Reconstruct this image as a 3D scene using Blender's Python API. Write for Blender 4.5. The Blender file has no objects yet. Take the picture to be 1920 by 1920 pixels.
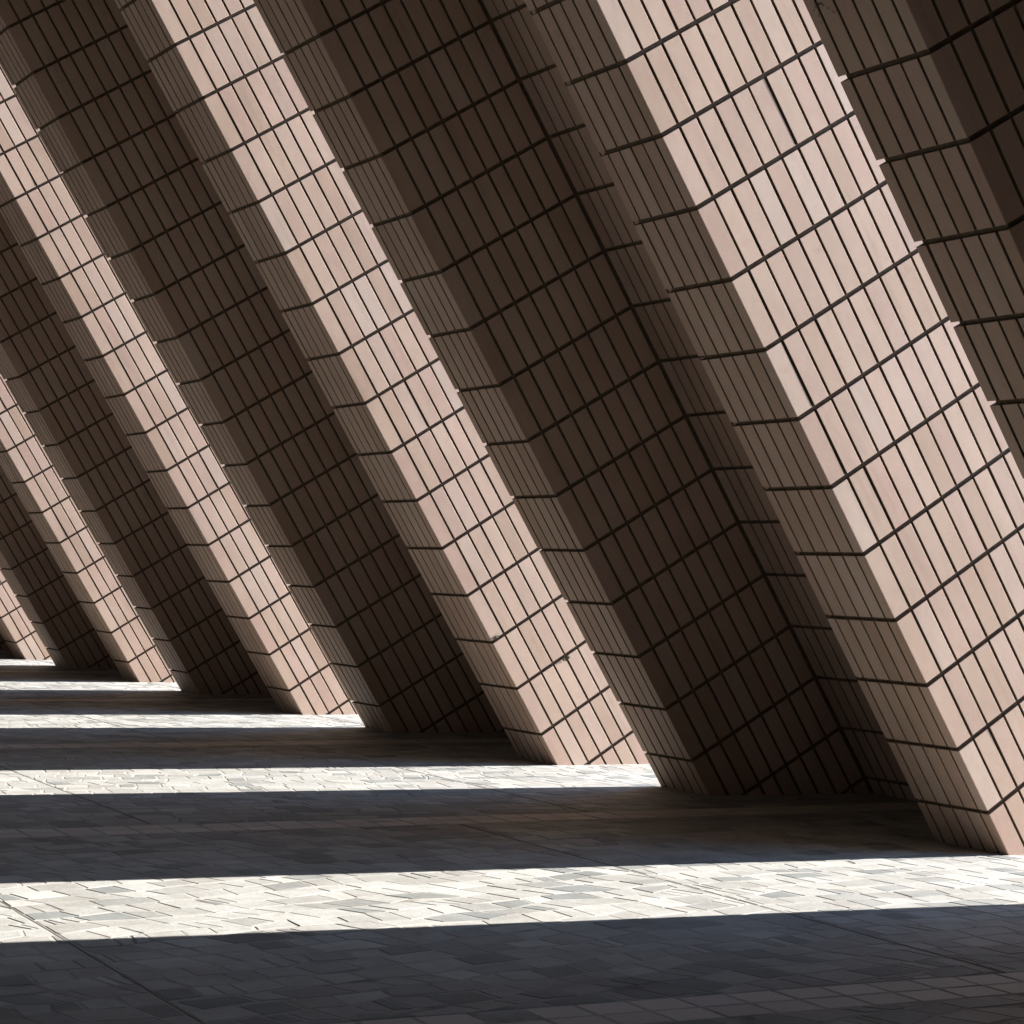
import bpy, math, random
from mathutils import Vector, Matrix
from mathutils.bvhtree import BVHTree
from mathutils.geometry import intersect_line_line_2d

rnd = random.Random(7)
sc = bpy.context.scene
S = 1.2                                   # metres per fitted unit

# ------------------------------------------------------------------ camera
CX, CY, CZ = -6.658 * S, -8.02997 * S, 1.27149 * S
YAW, PITCH, ROLL = 0.46835, 0.02346, 0.02737
FPX = 4149.85
fw = Vector((math.sin(YAW) * math.cos(PITCH), math.cos(YAW) * math.cos(PITCH), math.sin(PITCH)))
rt0 = Vector((math.cos(YAW), -math.sin(YAW), 0))
up0 = rt0.cross(fw)
rt = rt0 * math.cos(ROLL) + up0 * math.sin(ROLL)
up = -rt0 * math.sin(ROLL) + up0 * math.cos(ROLL)
cam_d = bpy.data.cameras.new('camera')
cam = bpy.data.objects.new('camera', cam_d)
sc.collection.objects.link(cam)
M = Matrix((rt, up, -fw)).transposed().to_4x4()
M.translation = Vector((CX, CY, CZ))
cam.matrix_world = M
cam_d.sensor_width = 36
cam_d.lens = 36 * FPX / 1920
cam_d.clip_start = 0.1
cam_d.clip_end = 6000
sc.camera = cam
CAM = Vector((CX, CY, CZ))


def project(p):
    d = p - CAM
    z = d.dot(fw)
    if z < 0.1:
        return None
    return (960 + FPX * d.dot(rt) / z, 960 - FPX * d.dot(up) / z)


# ------------------------------------------------------------------ light
TH = 0.55987                              # lean of the buttresses from the vertical
ELEV = math.radians(21)
PHI = 0.1055                                # how far the sun stands towards the camera side
sun_dir = Vector((math.cos(ELEV) * math.cos(PHI), -math.cos(ELEV) * math.sin(PHI), math.sin(ELEV)))
sun_d = bpy.data.lights.new('sun', 'SUN')
sun_d.energy = 5.0
sun_d.angle = math.radians(0.5)
sun_d.color = (1.0, 0.985, 0.965)
sun = bpy.data.objects.new('sun', sun_d)
sc.collection.objects.link(sun)
sun.rotation_euler = sun_dir.to_track_quat('Z', 'Y').to_euler()
sun.location = (30, -5, 20)

w = bpy.data.worlds.new('World')
sc.world = w
w.use_nodes = True
nt = w.node_tree
nt.nodes.clear()
sky = nt.nodes.new('ShaderNodeTexSky')
sky.sky_type = 'NISHITA'
sky.sun_disc = False
sky.sun_elevation = ELEV
sky.ozone_density = 2.6
sky.dust_density = 0.0
sky.sun_rotation = math.atan2(sun_dir.x, sun_dir.y)
bg = nt.nodes.new('ShaderNodeBackground')
bg.inputs[1].default_value = 0.115
wo = nt.nodes.new('ShaderNodeOutputWorld')
nt.links.new(sky.outputs[0], bg.inputs[0])
nt.links.new(bg.outputs[0], wo.inputs[0])

sc.view_settings.view_transform = 'Standard'
sc.view_settings.look = 'None'
sc.view_settings.gamma = 1
sc.view_settings.use_curve_mapping = False
sc.view_settings.exposure = 2.35


# ------------------------------------------------------------------ helpers
def tag(o, label=None, cat=None, group=None, kind=None):
    for k, v in (('label', label), ('category', cat), ('group', group), ('kind', kind)):
        if v:
            o[k] = v
    return o


def link(name, mesh, parent=None):
    o = bpy.data.objects.new(name, mesh)
    sc.collection.objects.link(o)
    if parent is not None:
        o.parent = parent
    return o


def mk_mesh(name, verts, faces, mat, flank=None):
    me = bpy.data.meshes.new(name)
    me.from_pydata([tuple(v) for v in verts], [], faces)
    me.materials.append(mat)
    if flank is not None:
        me.materials.append(M_GROUT)
        me.polygons.foreach_set('material_index', flank)
    me.update()
    return me


class Nodes:
    def __init__(self, name):
        self.m = bpy.data.materials.new(name)
        self.m.use_nodes = True
        self.t = self.m.node_tree
        self.b = self.t.nodes['Principled BSDF']

    def n(self, typ, **kw):
        nd = self.t.nodes.new(typ)
        for k, v in kw.items():
            if k.startswith('i'):
                nd.inputs[int(k[1:])].default_value = v
            else:
                setattr(nd, k, v)
        return nd

    def l(self, a, b):
        self.t.links.new(a, b)

    def math(self, op, a, b=None, c=None):
        nd = self.n('ShaderNodeMath', operation=op)
        for i, x in enumerate((a, b, c)):
            if x is None:
                continue
            if isinstance(x, (int, float)):
                nd.inputs[i].default_value = x
            else:
                self.l(x, nd.inputs[i])
        return nd.outputs[0]

    def ramp(self, fac, stops, interp='LINEAR'):
        nd = self.n('ShaderNodeValToRGB')
        cr = nd.color_ramp
        cr.interpolation = interp
        while len(cr.elements) < len(stops):
            cr.elements.new(0.5)
        for e, (p, c) in zip(cr.elements, stops):
            e.position = p
            e.color = (c[0], c[1], c[2], 1)
        self.l(fac, nd.inputs[0])
        return nd.outputs[0]

    def mix(self, fac, a, b, blend='MIX'):
        nd = self.n('ShaderNodeMix', data_type='RGBA', blend_type=blend)
        for sock, x in ((nd.inputs[0], fac), (nd.inputs[6], a), (nd.inputs[7], b)):
            if isinstance(x, (int, float)):
                sock.default_value = x
            elif isinstance(x, tuple):
                sock.default_value = (x[0], x[1], x[2], 1)
            else:
                self.l(x, sock)
        return nd.outputs[2]

    def noise(self, scale, detail=4, rough=0.6, vec=None):
        nd = self.n('ShaderNodeTexNoise')
        nd.inputs['Scale'].default_value = scale
        nd.inputs['Detail'].default_value = detail
        nd.inputs['Roughness'].default_value = rough
        if vec is not None:
            self.l(vec, nd.inputs['Vector'])
        return nd.outputs['Fac']

    def pos(self):
        return self.n('ShaderNodeNewGeometry').outputs['Position']

    def bump(self, h, strength, dist):
        nd = self.n('ShaderNodeBump')
        nd.inputs['Strength'].default_value = strength
        nd.inputs['Distance'].default_value = dist
        self.l(h, nd.inputs['Height'])
        self.l(nd.outputs[0], self.b.inputs['Normal'])


# ------------------------------------------------------------------ materials
def tile_material():
    k = Nodes('glazed_tile')
    oi = k.n('ShaderNodeObjectInfo').outputs['Random']
    isl = k.n('ShaderNodeNewGeometry').outputs['Random Per Island']
    r = k.math('FRACT', k.math('ADD', oi, isl))
    base = k.ramp(r, [(0.0, (0.400, 0.278, 0.206)), (0.35, (0.470, 0.346, 0.268)),
                      (0.7, (0.435, 0.300, 0.236)), (1.0, (0.485, 0.370, 0.298))])
    p = k.pos()
    n1 = k.noise(1.7, 5, 0.6, p)
    f = k.ramp(n1, [(0.35, (0.90, 0.88, 0.87)), (0.65, (1.02, 1.02, 1.02))])
    c = k.mix(1.0, base, f, 'MULTIPLY')
    # fine speckle of the glaze
    n2 = k.noise(260, 2, 0.7, p)
    sp = k.ramp(n2, [(0.30, (0.62, 0.50, 0.42)), (0.40, (1, 1, 1))])
    c = k.mix(0.75, c, k.mix(1.0, c, sp, 'MULTIPLY'))
    # dirt streaks that follow the lean of the face
    mp = k.n('ShaderNodeMapping')
    mp.inputs['Rotation'].default_value = (0, TH, 0)
    k.l(p, mp.inputs['Vector'])
    ms = k.n('ShaderNodeMapping')
    ms.inputs['Scale'].default_value = (9, 9, 0.7)
    k.l(mp.outputs[0], ms.inputs['Vector'])
    n4 = k.noise(1.0, 6, 0.7, ms.outputs[0])
    sk = k.ramp(n4, [(0.30, (0.88, 0.87, 0.86)), (0.46, (1, 1, 1)), (0.75, (1.02, 1.02, 1.02))])
    c = k.mix(1.0, c, sk, 'MULTIPLY')
    # rusty run-off and scuffs with their own outline
    n3 = k.noise(5.5, 7, 0.75, p)
    st = k.ramp(n3, [(0.60, (0, 0, 0)), (0.72, (1, 1, 1))])
    c = k.mix(k.math('MULTIPLY', st, 0.28), c, (0.24, 0.14, 0.08))
    k.l(c, k.b.inputs['Base Color'])
    rr = k.math('ADD', k.math('MULTIPLY', n1, 0.25), 0.5)
    k.l(rr, k.b.inputs['Roughness'])
    k.b.inputs['Specular IOR Level'].default_value = 0.10
    hh = k.math('ADD', k.math('MULTIPLY', k.noise(14, 3, 0.5, p), 1.0), k.math('MULTIPLY', n2, 0.10))
    k.bump(hh, 0.35, 0.0018)
    return k.m


def grout_material():
    k = Nodes('dark_grout')
    p = k.pos()
    n = k.noise(30, 5, 0.7, p)
    c = k.ramp(n, [(0.3, (0.095, 0.064, 0.040)), (0.7, (0.185, 0.132, 0.085))])
    k.l(c, k.b.inputs['Base Color'])
    k.b.inputs['Roughness'].default_value = 0.9
    k.bump(n, 0.6, 0.004)
    return k.m


def stone_material():
    k = Nodes('paving_granite')
    t = k.n('ShaderNodeAttribute', attribute_name='tone').outputs['Fac']
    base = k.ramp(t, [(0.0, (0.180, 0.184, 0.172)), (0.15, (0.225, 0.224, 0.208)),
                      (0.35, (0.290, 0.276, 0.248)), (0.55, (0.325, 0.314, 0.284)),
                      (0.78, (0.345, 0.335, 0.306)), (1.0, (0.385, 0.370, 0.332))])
    p = k.pos()
    g = k.noise(170, 3, 0.8, p)
    gr = k.ramp(g, [(0.25, (0.60, 0.60, 0.62)), (0.5, (1, 1, 1)), (0.75, (1.3, 1.28, 1.25))])
    c = k.mix(0.8, base, k.mix(1.0, base, gr, 'MULTIPLY'))
    d = k.noise(3.0, 6, 0.7, p)
    ds = k.ramp(d, [(0.35, (0.80, 0.78, 0.76)), (0.6, (1.04, 1.04, 1.04))])
    c = k.mix(1.0, c, ds, 'MULTIPLY')
    k.l(c, k.b.inputs['Base Color'])
    k.l(k.math('ADD', k.math('MULTIPLY', g, 0.2), 0.50), k.b.inputs['Roughness'])
    k.b.inputs['Specular IOR Level'].default_value = 0.2
    hh = k.math('ADD', k.math('MULTIPLY', g, 0.25), k.noise(22, 4, 0.6, p))
    k.bump(hh, 0.6, 0.004)
    return k.m


def band_material():
    k = Nodes('band_tile')
    t = k.n('ShaderNodeAttribute', attribute_name='tone').outputs['Fac']
    base = k.ramp(t, [(0.0, (0.39, 0.34, 0.295)), (0.5, (0.45, 0.395, 0.34)), (1.0, (0.51, 0.45, 0.385))])
    p = k.pos()
    g = k.noise(120, 4, 0.8, p)
    gr = k.ramp(g, [(0.3, (0.75, 0.75, 0.75)), (0.7, (1.15, 1.15, 1.15))])
    c = k.mix(1.0, base, gr, 'MULTIPLY')
    k.l(c, k.b.inputs['Base Color'])
    k.b.inputs['Roughness'].default_value = 0.6
    k.bump(g, 0.4, 0.002)
    return k.m


def mortar_material():
    k = Nodes('mortar_bed')
    p = k.pos()
    g = k.noise(60, 5, 0.75, p)
    c1 = k.ramp(g, [(0.3, (0.27, 0.245, 0.21)), (0.7, (0.35, 0.325, 0.28))])
    d = k.noise(2.2, 5, 0.7, p)
    dk = k.ramp(d, [(0.50, (0, 0, 0)), (0.66, (0.8, 0.8, 0.8))])
    c = k.mix(dk, c1, (0.10, 0.075, 0.055))
    k.l(c, k.b.inputs['Base Color'])
    k.b.inputs['Roughness'].default_value = 0.95
    k.bump(g, 0.8, 0.003)
    return k.m


def plain(name, col, rough=0.8, scale=4, spread=0.15):
    k = Nodes(name)
    n = k.noise(scale, 6, 0.65, k.pos())
    c = k.ramp(n, [(0.3, tuple(x * (1 - spread) for x in col)), (0.7, tuple(x * (1 + spread) for x in col))])
    k.l(c, k.b.inputs['Base Color'])
    k.b.inputs['Roughness'].default_value = rough
    k.bump(n, 0.3, 0.01)
    return k.m


M_TILE = tile_material()
M_GROUT = grout_material()
M_STONE = stone_material()
M_BAND = band_material()
M_MORTAR = mortar_material()
M_PLAZA = plain('plaza_paving', (0.27, 0.30, 0.34), 0.8, 3)  # tint chosen so the unseen plaza bounces cool light onto the tiles
M_SOFFIT = plain('soffit_plaster', (0.06, 0.05, 0.04), 0.8)
M_WALL = plain('shade_wall_dark', (0.03, 0.028, 0.026), 0.8)  # near-black finish, invented to soak up bounced light
M_SEAL = plain('joint_sealant', (0.09, 0.075, 0.06), 0.9, 40)
M_STEM = plain('dry_stem', (0.09, 0.075, 0.045), 0.9, 40)

# ------------------------------------------------------------------ buttress cross-section
L = 4.39617 * S
T_END = 0.53548 * S
GAP = 1.28531 * S
CH = 0.34205 * S                       # course height
KB = 0.32192
TH = 0.55987                           # lean from the vertical
PL = -0.00189
PD = -0.10028
P = 0.10 * S                           # tile pitch
LG = L - GAP
DEP = 14 * P
REC = 9 * P
TK = 0.020 * S                         # tile thickness = joint depth
JV = 0.0138 * S                        # joint between tiles
JH = 0.0205 * S                        # joint between courses
K0, K1 = -4, 25
TAPER = math.tan(0.17) * DEP
ct, st = math.cos(TH), math.sin(TH)


def V2(a, y):
    return Vector((a, y))


outline = [V2(0, 0), V2(DEP * math.cos(PL), DEP * math.sin(PL)), V2(DEP, LG - TAPER), V2(0, LG),
           V2(0, LG - T_END), V2(REC * math.cos(PD), LG - T_END + REC * math.sin(PD)),
           V2(REC * math.cos(PD), T_END - REC * math.sin(PD)), V2(0, T_END)]
N = len(outline)
convex = [True, True, True, True, True, False, False, True]


def edge(i):
    a, b = outline[i], outline[(i + 1) % N]
    d = b - a
    return a, d.normalized(), d.length


def offset_poly(d):
    out = []
    for i in range(N):
        a0, u0, _ = edge((i - 1) % N)
        a1, u1, _ = edge(i)
        n0 = V2(u0.y, -u0.x)
        n1 = V2(u1.y, -u1.x)
        p0, p1 = a0 - n0 * d, a1 - n1 * d
        det = u0.x * u1.y - u0.y * u1.x
        s = ((p1.x - p0.x) * u1.y - (p1.y - p0.y) * u1.x) / det
        out.append(p0 + u0 * s)
    return out


END_C = (T_END - 4 * P) / 2
# width the wrapping corner piece takes on the incoming / outgoing edge of every convex corner
corner_w = {0: (END_C, P), 1: (P, P), 2: (P, P), 3: (P, END_C), 4: (END_C, P), 7: (P, END_C)}

# straight tiles: (edge, offset along edge, width)
flat_tiles = []
for i in range(N):
    a, u, ln = edge(i)
    s0 = corner_w[i][1] if convex[i] else 0.008 * S
    j = (i + 1) % N
    s1 = ln - (corner_w[j][0] if convex[j] else 0.008 * S)
    n = max(1, round((s1 - s0) / P))
    wd = (s1 - s0) / n
    for q in range(n):
        flat_tiles.append((i, s0 + (q + 0.5) * wd, wd))

CHF = 0.0013


def tile_geo(wd, hh):
    """one rectangular tile: face at y=0 looking to -y, chamfered arrises, centred on x and z"""
    x, z = (wd - JV) / 2, (hh - JH) / 2
    c = CHF
    v = [(-x + c, 0, -z + c), (x - c, 0, -z + c), (x - c, 0, z - c), (-x + c, 0, z - c),
         (-x, c, -z), (x, c, -z), (x, c, z), (-x, c, z),
         (-x, TK + .004, -z), (x, TK + .004, -z), (x, TK + .004, z), (-x, TK + .004, z)]
    f = [(0, 1, 2, 3)]
    for i in range(4):
        j = (i + 1) % 4
        f.append((i, 4 + i, 4 + j, j))
    for i in range(4):
        j = (i + 1) % 4
        f.append((4 + i, 8 + i, 8 + j, 4 + j))
    return v, f, [0] * 5 + [1] * 4


def corner_geo(i, hh):
    """an angled corner tile wrapped round convex corner i, in section coordinates relative to the corner"""
    a0, u0, _ = edge((i - 1) % N)
    a1, u1, _ = edge(i)
    wi, wo = corner_w[i]
    n0, n1 = V2(u0.y, -u0.x), V2(u1.y, -u1.x)
    V = V2(0, 0)
    r = 0.005
    A = V - u0 * (wi - JV / 2)
    B = V + u1 * (wo - JV / 2)
    outer = [A + u0 * CHF, V - u0 * r, V - u0 * r * .3 - n0 * r * .25 + u1 * r * .0, V + u1 * r * .3 - n1 * r * .25, V + u1 * r, B - u1 * CHF]
    mid = [A - n0 * CHF, V - u0 * r - n0 * CHF, V - u0 * r * .3 - n0 * CHF * 1.3, V + u1 * r * .3 - n1 * CHF * 1.3, V + u1 * r - n1 * CHF, B - n1 * CHF]
    tk = TK + .004
    # inner corner
    det = u0.x * u1.y - u0.y * u1.x
    p0, p1 = -n0 * tk, -n1 * tk
    s = ((p1.x - p0.x) * u1.y - (p1.y - p0.y) * u1.x) / det
    I = p0 + u0 * s
    inner = [A - n0 * tk, I, I, I, I, B - n1 * tk]
    z = (hh - JH) / 2
    v, f = [], []
    rows = [(inner, -z), (mid, -z), (outer, -z + CHF), (outer, z - CHF), (mid, z), (inner, z)]
    for pts, zz in rows:
        for p in pts:
            v.append((p.x, p.y, zz))
    m = 6
    for rr in range(5):
        for q in range(m - 1):
            f.append((rr * m + q, rr * m + q + 1, (rr + 1) * m + q + 1, (rr + 1) * m + q))
    # end faces
    f.append((0 * m, 1 * m, 2 * m, 3 * m, 4 * m, 5 * m)[::1])
    f.append((5 * m + 5, 4 * m + 5, 3 * m + 5, 2 * m + 5, 1 * m + 5, 0 * m + 5))
    fl = []
    for rr in range(5):
        fl += [1 if rr in (0, 4) else 0] * (m - 1)
    return v, f, fl + [1, 1]


tile_meshes, corner_meshes = {}, {}
for (i, s, wd) in flat_tiles:
    key = round(wd, 4)
    if key not in tile_meshes:
        g = tile_geo(wd, CH)
        tile_meshes[key] = (g, mk_mesh('tile', g[0], g[1], M_TILE, g[2]))
for i in corner_w:
    g = corner_geo(i, CH)
    corner_meshes[i] = (g, mk_mesh('corner_tile', g[0], g[1], M_TILE, g[2]))

inner_poly = offset_poly(TK)
H0, H1 = (K0 - KB) * CH, (K1 - KB) * CH
cv = [(p.x, p.y, H0) for p in inner_poly] + [(p.x, p.y, H1) for p in inner_poly]
cf = [(i, (i + 1) % N, N + (i + 1) % N, N + i) for i in range(N)]
cf += [tuple(range(N))[::-1], tuple(range(N, 2 * N))]
core_mesh = mk_mesh('core', cv, cf, M_GROUT)

UNITS = list(range(-1, 7))
ROT = Matrix.Rotation(-TH, 4, 'Y')


def unit_matrix(u):
    m = ROT.copy()
    m.translation = Vector((0, u * L, 0))
    return m


# occlusion tree of all the cores
bv, bf = [], []
for u in UNITS:
    m = unit_matrix(u)
    o = len(bv)
    bv += [m @ Vector(c) for c in cv]
    bf += [tuple(o + q for q in f) for f in cf]
tree = BVHTree.FromPolygons(bv, bf)


def visible(p, nrm):
    q = project(p)
    if q is None or not (-15 < q[0] < 1935 and -15 < q[1] < 1935) or p.z < -0.1:
        return False
    d = p - CAM
    if d.dot(nrm) >= 0:
        return False
    dist = d.length
    hit = tree.ray_cast(CAM, d.normalized(), dist - 0.06)
    return hit[0] is None


labels = {
    -1: 'nearest tiled buttress, in deep shade across the upper right corner of the photo',
    0: 'big leaning buttress whose sunlit tiled side fills the right of the photo',
    1: 'middle leaning buttress, its sunlit side meeting the paving beside the second bright stripe',
    2: 'third leaning buttress from the right, its narrow sunlit side standing left of the middle',
    3: 'slender leaning buttress, fourth from the right, its foot beside a thin far stripe of sun',
    4: 'farthest leaning buttress with a visible foot, at the left edge of the photo',
    6: 'last leaning buttress of the row, hidden past the left edge of the photo',
    5: 'leaning buttress behind the farthest visible foot, cut off by the left edge of the photo',
}
GROUP = 'leaning tiled buttresses along the walkway'
for u in UNITS:
    root = bpy.data.objects.new('buttress', None)
    sc.collection.objects.link(root)
    root.matrix_world = unit_matrix(u)
    tag(root, labels.get(u, 'leaning tiled buttress of the same colonnade outside the picture'), 'buttress', GROUP)
    core = link('core', core_mesh, root)
    mw = unit_matrix(u)
    mr = mw.to_3x3()
    cands = []
    for k in range(K0, K1):
        hc = (k + 0.5 - KB) * CH
        for (i, s, wd) in flat_tiles:
            a, uu, ln = edge(i)
            c = a + uu * s
            nn = V2(uu.y, -uu.x)
            wp = mw @ Vector((c.x, c.y, hc))
            if wp.z < -0.25:
                continue
            jit = rnd.gauss(0, 0.0006)
            rx, rz = rnd.gauss(0, 0.0022), rnd.gauss(0, 0.004)
            loc = Vector((c.x - nn.x * jit, c.y - nn.y * jit, hc))
            ang = math.atan2(uu.y, uu.x)
            mat = Matrix.Translation(loc) @ Matrix.Rotation(ang + rz, 4, 'Z') @ Matrix.Rotation(rx, 4, 'X')
            sz = 0
            if -1 <= u <= 5:
                nw = mr @ Vector((nn.x, nn.y, 0))
                pv = wp + nw * 0.01
                ux = mr @ Vector((uu.x, uu.y, 0)) * (wd / 2)
                hx = mr @ Vector((0, 0, CH * 0.45))
                if any(visible(pv + ux * fx + hx * fz, nw) for fx in (-.8, 0, .8) for fz in (-.9, 0, .9)):
                    q0, q1 = project(pv - ux), project(pv + ux)
                    sz = math.hypot(q1[0] - q0[0], q1[1] - q0[1])
                    # perpendicular width across the tile
                    q2 = project(pv + hx)
                    qc = project(pv)
                    ex, ey = q2[0] - qc[0], q2[1] - qc[1]
                    el = math.hypot(ex, ey)
                    sz = abs((q1[0] - q0[0]) * ey - (q1[1] - q0[1]) * ex) / el
            cands.append((sz, 'tile', round(wd, 4), mat))
        for i in corner_w:
            c = outline[i]
            wp = mw @ Vector((c.x, c.y, hc))
            if wp.z < -0.25:
                continue
            mat = Matrix.Translation(Vector((c.x + rnd.gauss(0, .0008), c.y + rnd.gauss(0, .0008), hc))) @ Matrix.Rotation(rnd.gauss(0, .003), 4, 'Z') @ Matrix.Rotation(rnd.gauss(0, .0015), 4, 'X')
            sz = 0
            if -1 <= u <= 5:
                for ee, sg in ((i, 1), ((i - 1) % N, -1)):
                    a, uu, ln = edge(ee)
                    nn = V2(uu.y, -uu.x)
                    nw = mr @ Vector((nn.x, nn.y, 0))
                    cc = wp + mr @ Vector((uu.x, uu.y, 0)) * (sg * 0.04) + nw * 0.01
                    hx = mr @ Vector((0, 0, CH * 0.4))
                    if visible(cc, nw) or visible(cc + hx, nw) or visible(cc - hx, nw):
                        sz = max(sz, 12)
                if sz:
                    sz = FPX * 0.09 / (wp - CAM).length
            cands.append((sz, 'corner_tile', i, mat))
    rest_v, rest_f, rest_m = [], [], []
    for kind in ('tile', 'corner_tile'):
        cs = sorted([c for c in cands if c[1] == kind], key=lambda c: -c[0])
        n = 0
        for sz, _, key, mat in cs:
            geo, me = tile_meshes[key] if kind == 'tile' else corner_meshes[key]
            if sz >= 9.0 and n < 298:
                o = link(kind, me, root)
                o.matrix_local = mat
                n += 1
            else:
                b = len(rest_v)
                rest_v += [tuple(mat @ Vector(v)) for v in geo[0]]
                rest_f += [tuple(b + q for q in f) for f in geo[1]]
                rest_m += geo[2]
    r = link('tile_cladding', mk_mesh('tile_cladding', rest_v, rest_f, M_TILE, rest_m), root)
    tag(r, kind='stuff')

# ------------------------------------------------------------------ ground, plaza and paving
def sheet(name, x0, x1, y0, y1, z, mat):
    me = mk_mesh(name, [(x0, y0, z), (x1, y0, z), (x1, y1, z), (x0, y1, z)], [(0, 1, 2, 3)], mat)
    return link(name, me)


tag(sheet('ground', -1500, 1500, -1500, 1500, -0.03, M_PLAZA), kind='structure')
pav = tag(sheet('pavement', -11.2, 3.2, -21, 46, -0.0014, M_MORTAR), kind='structure')

BAND0, BAND1 = 2.06, 2.42               # transverse band of square tiles in every bay
ys = [BAND0 + n * L for n in range(-4, 9)]
noise = __import__('mathutils').noise


def warp(x, y):
    v = noise.noise_vector(Vector((x * 0.75, y * 0.75, 3.1)))
    w2 = noise.noise_vector(Vector((x * 2.3, y * 2.3, 9.7)))
    return (x + 0.07 * v.x + 0.05 * w2.x, y + 0.07 * v.y + 0.05 * w2.y)


def clip_poly(poly, axis, val, keep_gt):
    out = []
    for i in range(len(poly)):
        a, b = poly[i], poly[(i + 1) % len(poly)]
        ia = (a[axis] > val) == keep_gt
        ib = (b[axis] > val) == keep_gt
        if ia:
            out.append(a)
        if ia != ib:
            t = (val - a[axis]) / (b[axis] - a[axis])
            out.append((a[0] + (b[0] - a[0]) * t, a[1] + (b[1] - a[1]) * t))
    return out


def area(p):
    return 0.5 * sum(p[i][0] * p[(i + 1) % len(p)][1] - p[(i + 1) % len(p)][0] * p[i][1] for i in range(len(p)))


def stone_geo(poly, gap, top=0.0, tilt=(0, 0)):
    """a slab with a chamfered top edge; poly counter-clockwise"""
    cx = sum(p[0] for p in poly) / len(poly)
    cy = sum(p[1] for p in poly) / len(poly)

    def ins(d):
        # move each side inwards by d
        n = len(poly)
        res = []
        for i in range(n):
            p0, p1, p2 = poly[i - 1], poly[i], poly[(i + 1) % n]
            u0 = Vector((p1[0] - p0[0], p1[1] - p0[1]))
            u1 = Vector((p2[0] - p1[0], p2[1] - p1[1]))
            if u0.length < 1e-5 or u1.length < 1e-5:
                res.append((p1[0] + (cx - p1[0]) * 0.05, p1[1] + (cy - p1[1]) * 0.05))
                continue
            u0.normalize()
            u1.normalize()
            n0, n1 = Vector((-u0.y, u0.x)), Vector((-u1.y, u1.x))
            bis = n0 + n1
            if bis.length < 0.3:
                bis = n0
            bis.normalize()
            m = d / max(0.45, bis.dot(n1))
            res.append((p1[0] + bis.x * m, p1[1] + bis.y * m))
        return res
    a, b = ins(gap), ins(gap + 0.004)

    def zt(p):
        return top + (p[0] - cx) * tilt[0] + (p[1] - cy) * tilt[1]
    n = len(poly)
    v = [(p[0], p[1], zt(p)) for p in b] + [(p[0], p[1], zt(p) - 0.002) for p in a] + [(p[0], p[1], -0.02) for p in a]
    f = [tuple(range(n))]
    for i in range(n):
        j = (i + 1) % n
        f.append((i, n + i, n + j, j))
        f.append((n + i, 2 * n + i, 2 * n + j, n + j))
    return v, f, (cx, cy)


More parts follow.
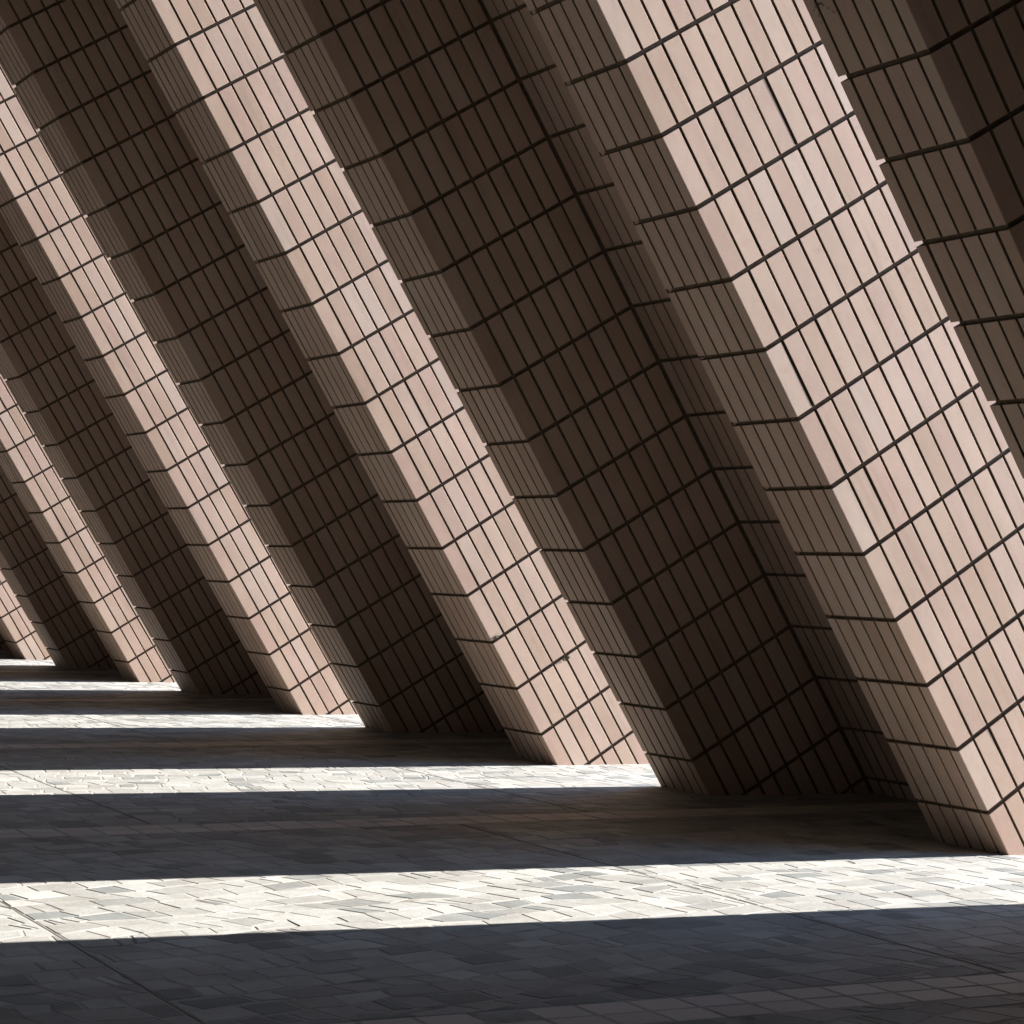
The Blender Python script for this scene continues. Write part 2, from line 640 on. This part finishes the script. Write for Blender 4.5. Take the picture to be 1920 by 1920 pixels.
stones = []       # (kind, verts, faces, centre, tone)
joint_strips = []
XL, XR = -9.6, 1.5
bay_joints = {}
for bi in range(len(ys) - 1):
    y0, y1 = ys[bi] + (BAND1 - BAND0), ys[bi + 1]
    yl = ys[bi]
    u = round((yl - BAND0) / L)           # bay index
    js = {-1: [-7.3, -5.57, -2.37, 0.2], 0: [-7.4, -4.10, -1.3]}.get(u, [-7.3 + (0.6 if u % 2 else 0), -4.9, -2.6 + 0.4 * (u % 3), 0.1])
    xs = [XL] + js + [XR]
    # visible part only as far as stones read; the mortar sheet carries on
    if yl > 34 or yl < -12:
        continue
    # band tiles, two rows
    bw = 0.205
    nb = int((XR - XL) / bw)
    for rr in range(2):
        for q in range(nb):
            xa, xb = XL + q * bw, XL + (q + 1) * bw
            ya, yb = yl + rr * 0.18, yl + (rr + 1) * 0.18
            v, f, c = stone_geo([(xa, ya), (xb, ya), (xb, yb), (xa, yb)], 0.0065, rnd.gauss(0, .0006), (rnd.gauss(0, .002), rnd.gauss(0, .002)))
            stones.append(('band_tile', v, f, c, rnd.random()))
    for pi in range(len(xs) - 1):
        px0, px1 = xs[pi], xs[pi + 1]
        if pi:
            joint_strips.append((px0, y0, y1))
        # each panel is laid at its own angle; rows wander, uprights are staggered
        ang = {(-1, 2): 0.22, (-1, 1): 0.14, (-1, 3): 0.03, (0, 1): 0.1, (0, 2): -0.12, (0, 3): 0.05}.get((u, pi), rnd.uniform(-0.35, 0.35))
        ca, sa = math.cos(ang), math.sin(ang)
        mx, my = (px0 + px1) / 2, (y0 + y1) / 2
        rad = math.hypot(px1 - px0, y1 - y0) / 2 + 0.5
        chh = 0.172
        nr = int(2 * rad / chh)
        cuts_of = []
        for r_ in range(nr + 1):
            x = -rad - rnd.random() * 0.25
            cuts = []
            while x < rad:
                cuts.append(x)
                x += rnd.choice((0.13, 0.16, 0.19, 0.22, 0.26)) * rnd.uniform(0.92, 1.08)
            cuts_of.append(cuts)
        wig = {}

        def yl2(ri, x):
            key = (ri, round(x / 0.10))
            if key not in wig:
                wig[key] = rnd.gauss(0, 0.018)
            return -rad + ri * chh + wig[key]
        for ri in range(nr):
            sl = rnd.uniform(-0.045, 0.045)
            cuts = cuts_of[ri]
            for ci in range(len(cuts) - 1):
                xa, xb = cuts[ci], cuts[ci + 1]
                quad = [(xa, yl2(ri, xa)), (xb, yl2(ri, xb)), (xb + sl, yl2(ri + 1, xb + sl)), (xa + sl, yl2(ri + 1, xa + sl))]
                poly = []
                for (qx, qy) in quad:
                    poly.append(warp(mx + qx * ca - qy * sa, my + qx * sa + qy * ca))
                for ax, val, gt in ((0, px0 + 0.004, True), (0, px1 - 0.004, False), (1, y0 + 0.001, True), (1, y1 - 0.001, False)):
                    poly = clip_poly(poly, ax, val, gt)
                    if len(poly) < 3:
                        break
                if len(poly) < 3 or area(poly) < 0.0035:
                    continue
                parts = [poly]
                if rnd.random() < 0.12 and len(poly) == 4:
                    t1, t2 = rnd.uniform(.35, .65), rnd.uniform(.35, .65)
                    m1 = (poly[0][0] * t1 + poly[1][0] * (1 - t1), poly[0][1] * t1 + poly[1][1] * (1 - t1))
                    m2 = (poly[3][0] * t2 + poly[2][0] * (1 - t2), poly[3][1] * t2 + poly[2][1] * (1 - t2))
                    parts = [[poly[0], m1, m2, poly[3]], [m1, poly[1], poly[2], m2]]
                for pl_ in parts:
                    v, f, c = stone_geo(pl_, rnd.choice((0.0035, 0.005, 0.007, 0.010)), rnd.gauss(0.0003, .0005), (rnd.gauss(0, .0025), rnd.gauss(0, .0025)))
                    stones.append(('paving_stone', v, f, c, min(1, max(0, rnd.gauss(0.52 - 0.34 * math.exp(-(min(c[1] - y0, y1 - c[1]) / 0.45) ** 2), 0.27)))))  # darker beside the bands: border stones, plus a shade gradient put into the tone


def set_tone(me, vals):
    at = me.attributes.new('tone', 'FLOAT', 'POINT')
    at.data.foreach_set('value', vals)


for kind, mat, stuffname in (('paving_stone', M_STONE, 'paving_stones'), ('band_tile', M_BAND, 'band_tiles')):
    lst = []
    for s in stones:
        if s[0] != kind:
            continue
        c = Vector((s[3][0], s[3][1], 0.01))
        q = project(c)
        sz = 0
        if q and -30 < q[0] < 1950 and -30 < q[1] < 1950:
            d = c - CAM
            if tree.ray_cast(CAM, d.normalized(), d.length - 0.05)[0] is None:
                sz = 1 / d.length
        lst.append((sz, s))
    lst.sort(key=lambda t: -t[0])
    rv, rf, rtone = [], [], []
    n = 0
    for sz, s in lst:
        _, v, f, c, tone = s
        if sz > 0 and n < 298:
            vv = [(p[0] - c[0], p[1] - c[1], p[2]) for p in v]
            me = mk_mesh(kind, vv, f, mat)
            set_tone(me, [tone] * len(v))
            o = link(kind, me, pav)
            o.location = (c[0], c[1], 0)
            n += 1
        else:
            b = len(rv)
            rv += v
            rf += [tuple(b + q for q in fc) for fc in f]
            rtone += [tone] * len(v)
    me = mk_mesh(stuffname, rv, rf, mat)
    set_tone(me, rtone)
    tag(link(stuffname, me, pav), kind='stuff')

# dark sealed movement joints between the paving panels
for (x, ya, yb) in joint_strips:
    pts = []
    n = 24
    vv, ff = [], []
    for q in range(n + 1):
        y = ya + (yb - ya) * q / n
        wv = 0.0028 + 0.003 * rnd.random()
        ox = rnd.gauss(0, .0012)
        vv += [(x - wv + ox, y, -0.0005), (x + wv + ox, y, -0.0005), (x - wv + ox, y, -0.015), (x + wv + ox, y, -0.015)]
    for q in range(n):
        b = q * 4
        ff += [(b, b + 1, b + 5, b + 4), (b + 2, b, b + 4, b + 6), (b + 1, b + 3, b + 7, b + 5)]
    link('movement_joint', mk_mesh('movement_joint', vv, ff, M_SEAL), pav)


# ------------------------------------------------------------------ the building the buttresses carry; unseen walls added to darken the walkway
def box_geo(x0, x1, y0, y1, z0, z1):
    v = [(x, y, z) for z in (z0, z1) for y in (y0, y1) for x in (x0, x1)]
    f = [(0, 2, 3, 1), (4, 5, 7, 6), (0, 1, 5, 4), (2, 6, 7, 3), (0, 4, 6, 2), (1, 3, 7, 5)]
    return v, f


bld = bpy.data.objects.new('building', None)
sc.collection.objects.link(bld)
tag(bld, 'large tiled hall whose overhang and inner wall enclose the walkway behind the viewer', 'building')
v, f = box_geo(-9.6, -9.1, -11.5, 37.6, -0.02, 8.3)
link('inner_wall', mk_mesh('inner_wall', v, f, M_WALL), bld)
v, f = box_geo(-9.6, -2.6, -11.5, 37.6, 8.3, 9.2)
link('soffit', mk_mesh('soffit', v, f, M_SOFFIT), bld)

v, f = box_geo(-9.1, 2.0, -11.5, -10.9, -0.02, 8.3)  # unseen end wall added behind the camera to keep light out
link('shade_end_wall', mk_mesh('shade_end_wall', v, f, M_WALL), bld)
v, f = box_geo(-9.1, 2.0, 37.0, 37.6, -0.02, 8.3)  # unseen wall added to stop light from the far end
link('shade_end_wall', mk_mesh('shade_end_wall', v, f, M_WALL), bld)


# ------------------------------------------------------------------ dry weeds rooted in the joints
def sprig(loc, out, down, n, ln, label, seed):
    rr = random.Random(seed)
    side = out.cross(down).normalized()
    vv, ff = [], []
    for q in range(n):
        d = (down * rr.uniform(0.3, 1) + side * rr.gauss(0, 0.6) + out * rr.uniform(0.1, 0.5)).normalized()
        p = Vector((0, 0, 0))
        m = 6
        for k in range(m + 1):
            r = 0.0022 * (1 - k / (m + 1)) + 0.0005
            a = d.orthogonal().normalized()
            c = d.cross(a)
            for t in range(4):
                an = t * math.pi / 2
                vv.append(p + (a * math.cos(an) + c * math.sin(an)) * r)
            if k:
                b = len(vv) - 8
                for t in range(4):
                    ff.append((b + t, b + (t + 1) % 4, b + 4 + (t + 1) % 4, b + 4 + t))
            p = p + d * (ln * rr.uniform(0.7, 1.2) / m)
            d = (d + side * rr.gauss(0, 0.25) + down * 0.12 - out * 0.06).normalized()
            if k in (2, 4):                 # a little leaf
                w_ = side * 0.006 + out * 0.002
                b = len(vv)
                vv += [p, p + d * 0.008 + w_, p + d * 0.018, p + d * 0.008 - w_ * 0.4]
                ff.append((b, b + 1, b + 2, b + 3))
    o = link('weed', mk_mesh('weed', vv, ff, M_STEM))
    o.location = loc
    tag(o, label, 'weed', 'dry weeds in the tile joints')


def on_face(u, a, y, k):
    return unit_matrix(u) @ Vector((a, y, (k - KB) * CH))


dn = -Vector((-st, 0, ct))
sprig(on_face(1, 0.35 * P, -0.002, 3.0), Vector((0, -1, 0)), (-dn + Vector((0, 0, 1))).normalized(), 16, 0.03, 'small dry weed at the shaded arris of the middle buttress, third course up', 3)
sprig(on_face(1, 3.95 * P, -0.002, 2.0), Vector((0, -1, 0)), dn, 22, 0.035, 'dark withered weed hanging from a joint low on the middle sunlit tile face', 5)
sprig(on_face(-1, -0.004, LG - 0.9 * P, 11.85), Vector((-ct, 0, -st)), dn, 3, 0.10, 'thin dead twig on the brown end face at the top right corner', 9)
v, f = box_geo(-0.3, 2.0, -10.9, -6.7, -0.02, 8.3)  # unseen wall added in place of nearer buttresses to darken the foreground
link('shade_side_wall', mk_mesh('shade_side_wall', v, f, M_WALL), bld)
